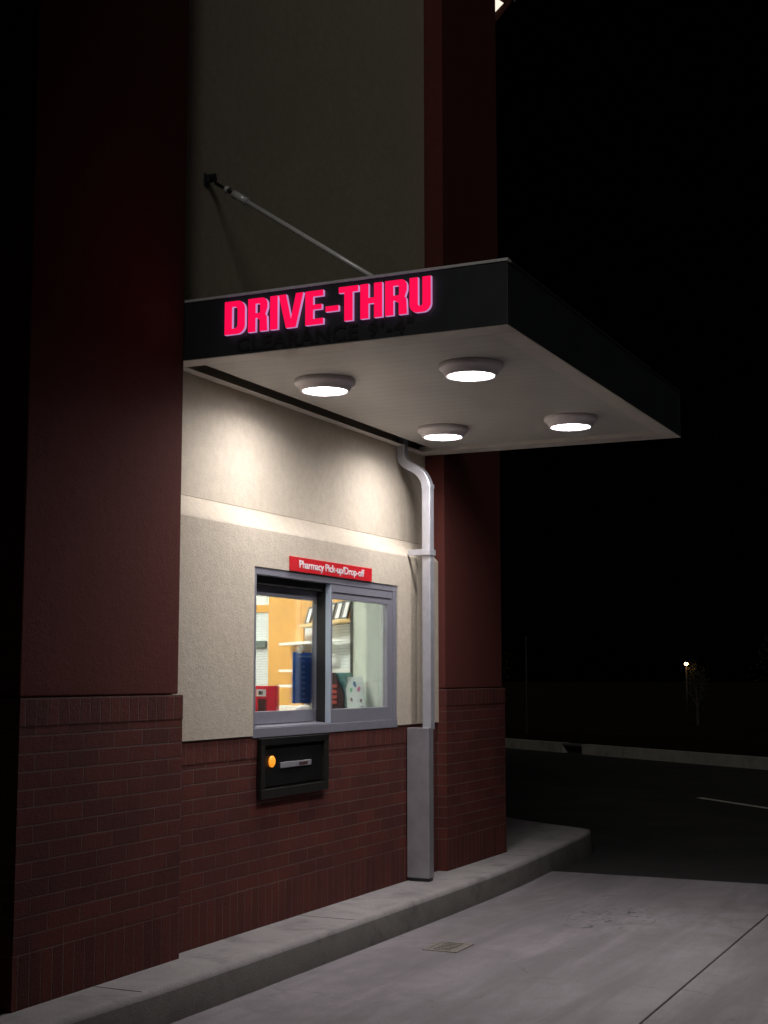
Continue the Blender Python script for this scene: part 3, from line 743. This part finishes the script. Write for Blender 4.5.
# brochure rack, red card, card with coloured drops
t_ = thing('brochure_rack', 'dark brochure rack with rows of dull red leaflets behind the fixed pane', 'brochure rack', (2.42, -.38, 1.036))
m = MB(); m.box(2.425, 2.50, -.47, -.325, 1.036, 1.262, 'rack_teal', .003); m.build('back', t_)
m = MB()
m.poly([(2.40, -.50, 1.036), (2.40, -.335, 1.036), (2.40, -.335, 1.13), (2.40, -.395, 1.262), (2.40, -.50, 1.262), (2.4195, -.50, 1.036), (2.4195, -.335, 1.036), (2.4195, -.335, 1.13), (2.4195, -.395, 1.262), (2.4195, -.50, 1.262)],
       [(0, 1, 2, 3, 4), (5, 6, 7, 8, 9), (0, 1, 6, 5), (1, 2, 7, 6), (2, 3, 8, 7), (3, 4, 9, 8), (4, 0, 5, 9)], 'rack_dark'); m.build('front_panel', t_)
for k in range(5):
    m = MB()
    for j in range(2): m.box(2.394, 2.3995, -.455+j*.042, -.420+j*.042, 1.070+k*.033, 1.090+k*.033, 'rack_red') if not (k > 3 and j) else None
    m.build('leaflet', t_)
t = MB(); t.xprism([(-.36, 1.036), (-.30, 1.036), (-.335, 1.135), (-.36, 1.135)], 2.44, 2.455, 'box_red')
tag(t.build('red_card', None), 'small bright red card standing between the dark rack and the pale card', 'card')
t_ = thing('display_card', 'pale leaning card with coloured drop shapes behind the fixed pane', 'display card', (2.40, -.25, 1.036))
def cp(u, v, off): return (2.40+.05*v/.2-off, -.300+.125*u-.045*v/.2, 1.036+v)
m = MB(); vs = [cp(u, v, o_) for u in (0, 1) for v in (0, .2) for o_ in (0, .008)]
m.poly(vs, [(0, 1, 3, 2), (4, 6, 7, 5), (0, 4, 5, 1), (2, 3, 7, 6), (0, 2, 6, 4), (1, 5, 7, 3)], 'card_grey'); m.build('card', t_)
for u, v, r, mt, sl in ((.30, .12, .016, 'blob_green', .3), (.52, .155, .019, 'blob_blue', -.3), (.72, .125, .018, 'blob_pink', .5), (.27, .06, .013, 'blob_maroon', -.2), (.78, .055, .013, 'blob_maroon', .1), (.80, .015, .010, 'blob_navy', 0)):
    m = MB(); ring = []
    for k in range(12):
        a = 2*PI*k/12; uu = u+(math.cos(a)*r*.55+math.sin(a)*r*sl*.5)/.125; vv = v+math.sin(a)*r; ring.append((uu, vv))
    m.poly([cp(a, c_, .0085) for a, c_ in ring]+[cp(a, c_, .0095) for a, c_ in ring], [tuple(range(12)), tuple(range(12, 24))]+[(i, (i+1) % 12, 12+(i+1) % 12, 12+i) for i in range(12)], mt); m.build('drop_shape', t_)
t = MB(); t.lathe(2.05, -.42, [(0, 1.036), (.05, 1.036), (.045, 1.06), (.02, 1.07), (0, 1.068)], 'paper', 16)
tag(t.build('paper_scrap', None), 'small crumpled white scrap on the counter under the shelves', 'paper')

# ------------------------------------------------------------------ distance
t_ = thing('street_lamp', 'distant street lamp glowing orange in the dark', 'street lamp', (111.5, -23.55, -3.0))
lx, ld = 111.5, -23.55
m = MB(); m.lathe(lx, ld, [(0, -3.0), (.12, -3.0), (.07, 2.0), (0, 2.0)], 'pole_paint', 12); m.build('pole', t_)
m = MB(); m.lathe(lx, ld, [(.06, 2.12), (.13, 2.17), (.16, 2.25), (.12, 2.33), (0, 2.37)], 'street_lens', 16); m.build('globe', t_)
m = MB(); m.lathe(lx, ld, [(.24, 2.38), (.16, 2.48), (0, 2.50)], 'pole_paint', 16); m.build('cap', t_)
def tree(x, d, z, H, R_, lab, nleaf):
    t = thing('tree', lab, 'tree', (x, d, z), 'trees in the dark beyond the lot')
    rnd = random.Random(int(x*7)); m = MB()
    def limb(a, b_, r0, r1): 
        n = 8; A = Vector((a[0], -a[1], a[2])); Bv = Vector((b_[0], -b_[1], b_[2])); t1 = (Bv-A).normalized(); u = t1.orthogonal().normalized(); v = t1.cross(u)
        ra_ = [m.bm.verts.new(A+(u*math.cos(2*PI*k/n)+v*math.sin(2*PI*k/n))*r0) for k in range(n)]; rb_ = [m.bm.verts.new(Bv+(u*math.cos(2*PI*k/n)+v*math.sin(2*PI*k/n))*r1) for k in range(n)]
        for k in range(n): m.bm.faces.new([ra_[k], ra_[(k+1) % n], rb_[(k+1) % n], rb_[k]])
    m.mi('bark'); limb((x, d, z), (x, d, z+H*.45), .16, .10); ends = []
    for k in range(9):
        a = rnd.uniform(0, 6.28); e = (x+math.cos(a)*R_*.7, d+math.sin(a)*R_*.7, z+H*rnd.uniform(.55, .95)); limb((x, d, z+H*rnd.uniform(.3, .45)), e, .07, .02); ends.append(e)
    ends.append((x, d, z+H*.9)); m.build('trunk', t)
    m = MB(); mi = m.mi('leaf')
    for k in range(nleaf):
        e = rnd.choice(ends); c = Vector((e[0], -e[1], e[2]))+Vector((rnd.gauss(0, R_*.26), rnd.gauss(0, R_*.26), rnd.gauss(0, H*.09)))
        u = Vector((rnd.gauss(0, 1), rnd.gauss(0, 1), rnd.gauss(0, 1))).normalized()*.09; v = u.orthogonal().normalized()*.055
        f = m.bm.faces.new([m.bm.verts.new(c+p) for p in (-u, -v, u, v)]); f.material_index = mi
    m.build('crown', t)
tree(112.3, -22.9, -3., 4.9, .8, 'dim tree faintly lit beside the distant street lamp', 700)
tree(96, -12.5, -3., 7.5, 2.4, 'dark leafy tree right of the distant street lamp, barely visible', 1500)
tree(100, -38, -3., 8.0, 2.6, 'dark leafy tree left of the distant street lamp, barely visible', 1500)
t_ = thing('sign_post', 'thin bare post standing in the dark grass past the far kerb', 'post', (23.6, -6.6, 0))
m = MB(); m.box(23.59, 23.62, -6.62, -6.59, -.3, 2.1, 'pole_paint'); m.build('post', t_)

# ------------------------------------------------------------------ world, lot lighting stand-in, camera
w = bpy.data.worlds.new('World'); S.world = w; w.use_nodes = True
nt = w.node_tree; bg = nt.nodes['Background']
sky = nt.nodes.new('ShaderNodeTexSky'); sky.sky_type = 'NISHITA'; sky.sun_disc = False
az = math.radians(-68); el = math.radians(38)
sky.sun_elevation = el; sky.sun_rotation = math.radians(158)
nt.links.new(sky.outputs[0], bg.inputs['Color']); bg.inputs['Strength'].default_value = .00002
sl = bpy.data.lights.new('lot_light_stand_in', 'SUN'); sl.energy = .38; sl.angle = math.radians(20); sl.color = (1, .95, .86)  # stands in for unseen lot lighting, stronger than moonlight
so = bpy.data.objects.new('lot_light_stand_in', sl); COL.objects.link(so)
to = Vector((-.79, -.27, .55)).normalized()                 # towards the light: front, slightly right, above
so.rotation_euler = to.to_track_quat('Z', 'Y').to_euler(); so.location = (5, -12, 10)

cd = bpy.data.cameras.new('camera'); cam = bpy.data.objects.new('camera', cd); COL.objects.link(cam)
cd.sensor_fit = 'VERTICAL'; cd.sensor_height = 36; cd.lens = 1406.48/1024*36; cd.clip_end = 3000; cd.clip_start = .05
yaw, pit = math.radians(25.1366), math.radians(6.6528)
F = Vector((math.cos(yaw)*math.cos(pit), math.sin(yaw)*math.cos(pit), math.sin(pit)))
R_ = Vector((math.sin(yaw), -math.cos(yaw), 0)); U_ = R_.cross(F)
M = Matrix((R_, U_, -F)).transposed().to_4x4(); M.translation = Vector((-5.4129, -3.6088, 1.2411)); cam.matrix_world = M
S.camera = cam
S.render.engine = 'CYCLES'
S.view_settings.view_transform = 'Standard'; S.view_settings.look = 'None'; S.view_settings.exposure = 0; S.view_settings.gamma = 1
S.render.resolution_x = 768; S.render.resolution_y = 1024
try:
    S.cycles.use_denoising = True; S.cycles.max_bounces = 8; S.cycles.transparent_max_bounces = 16
except Exception: pass
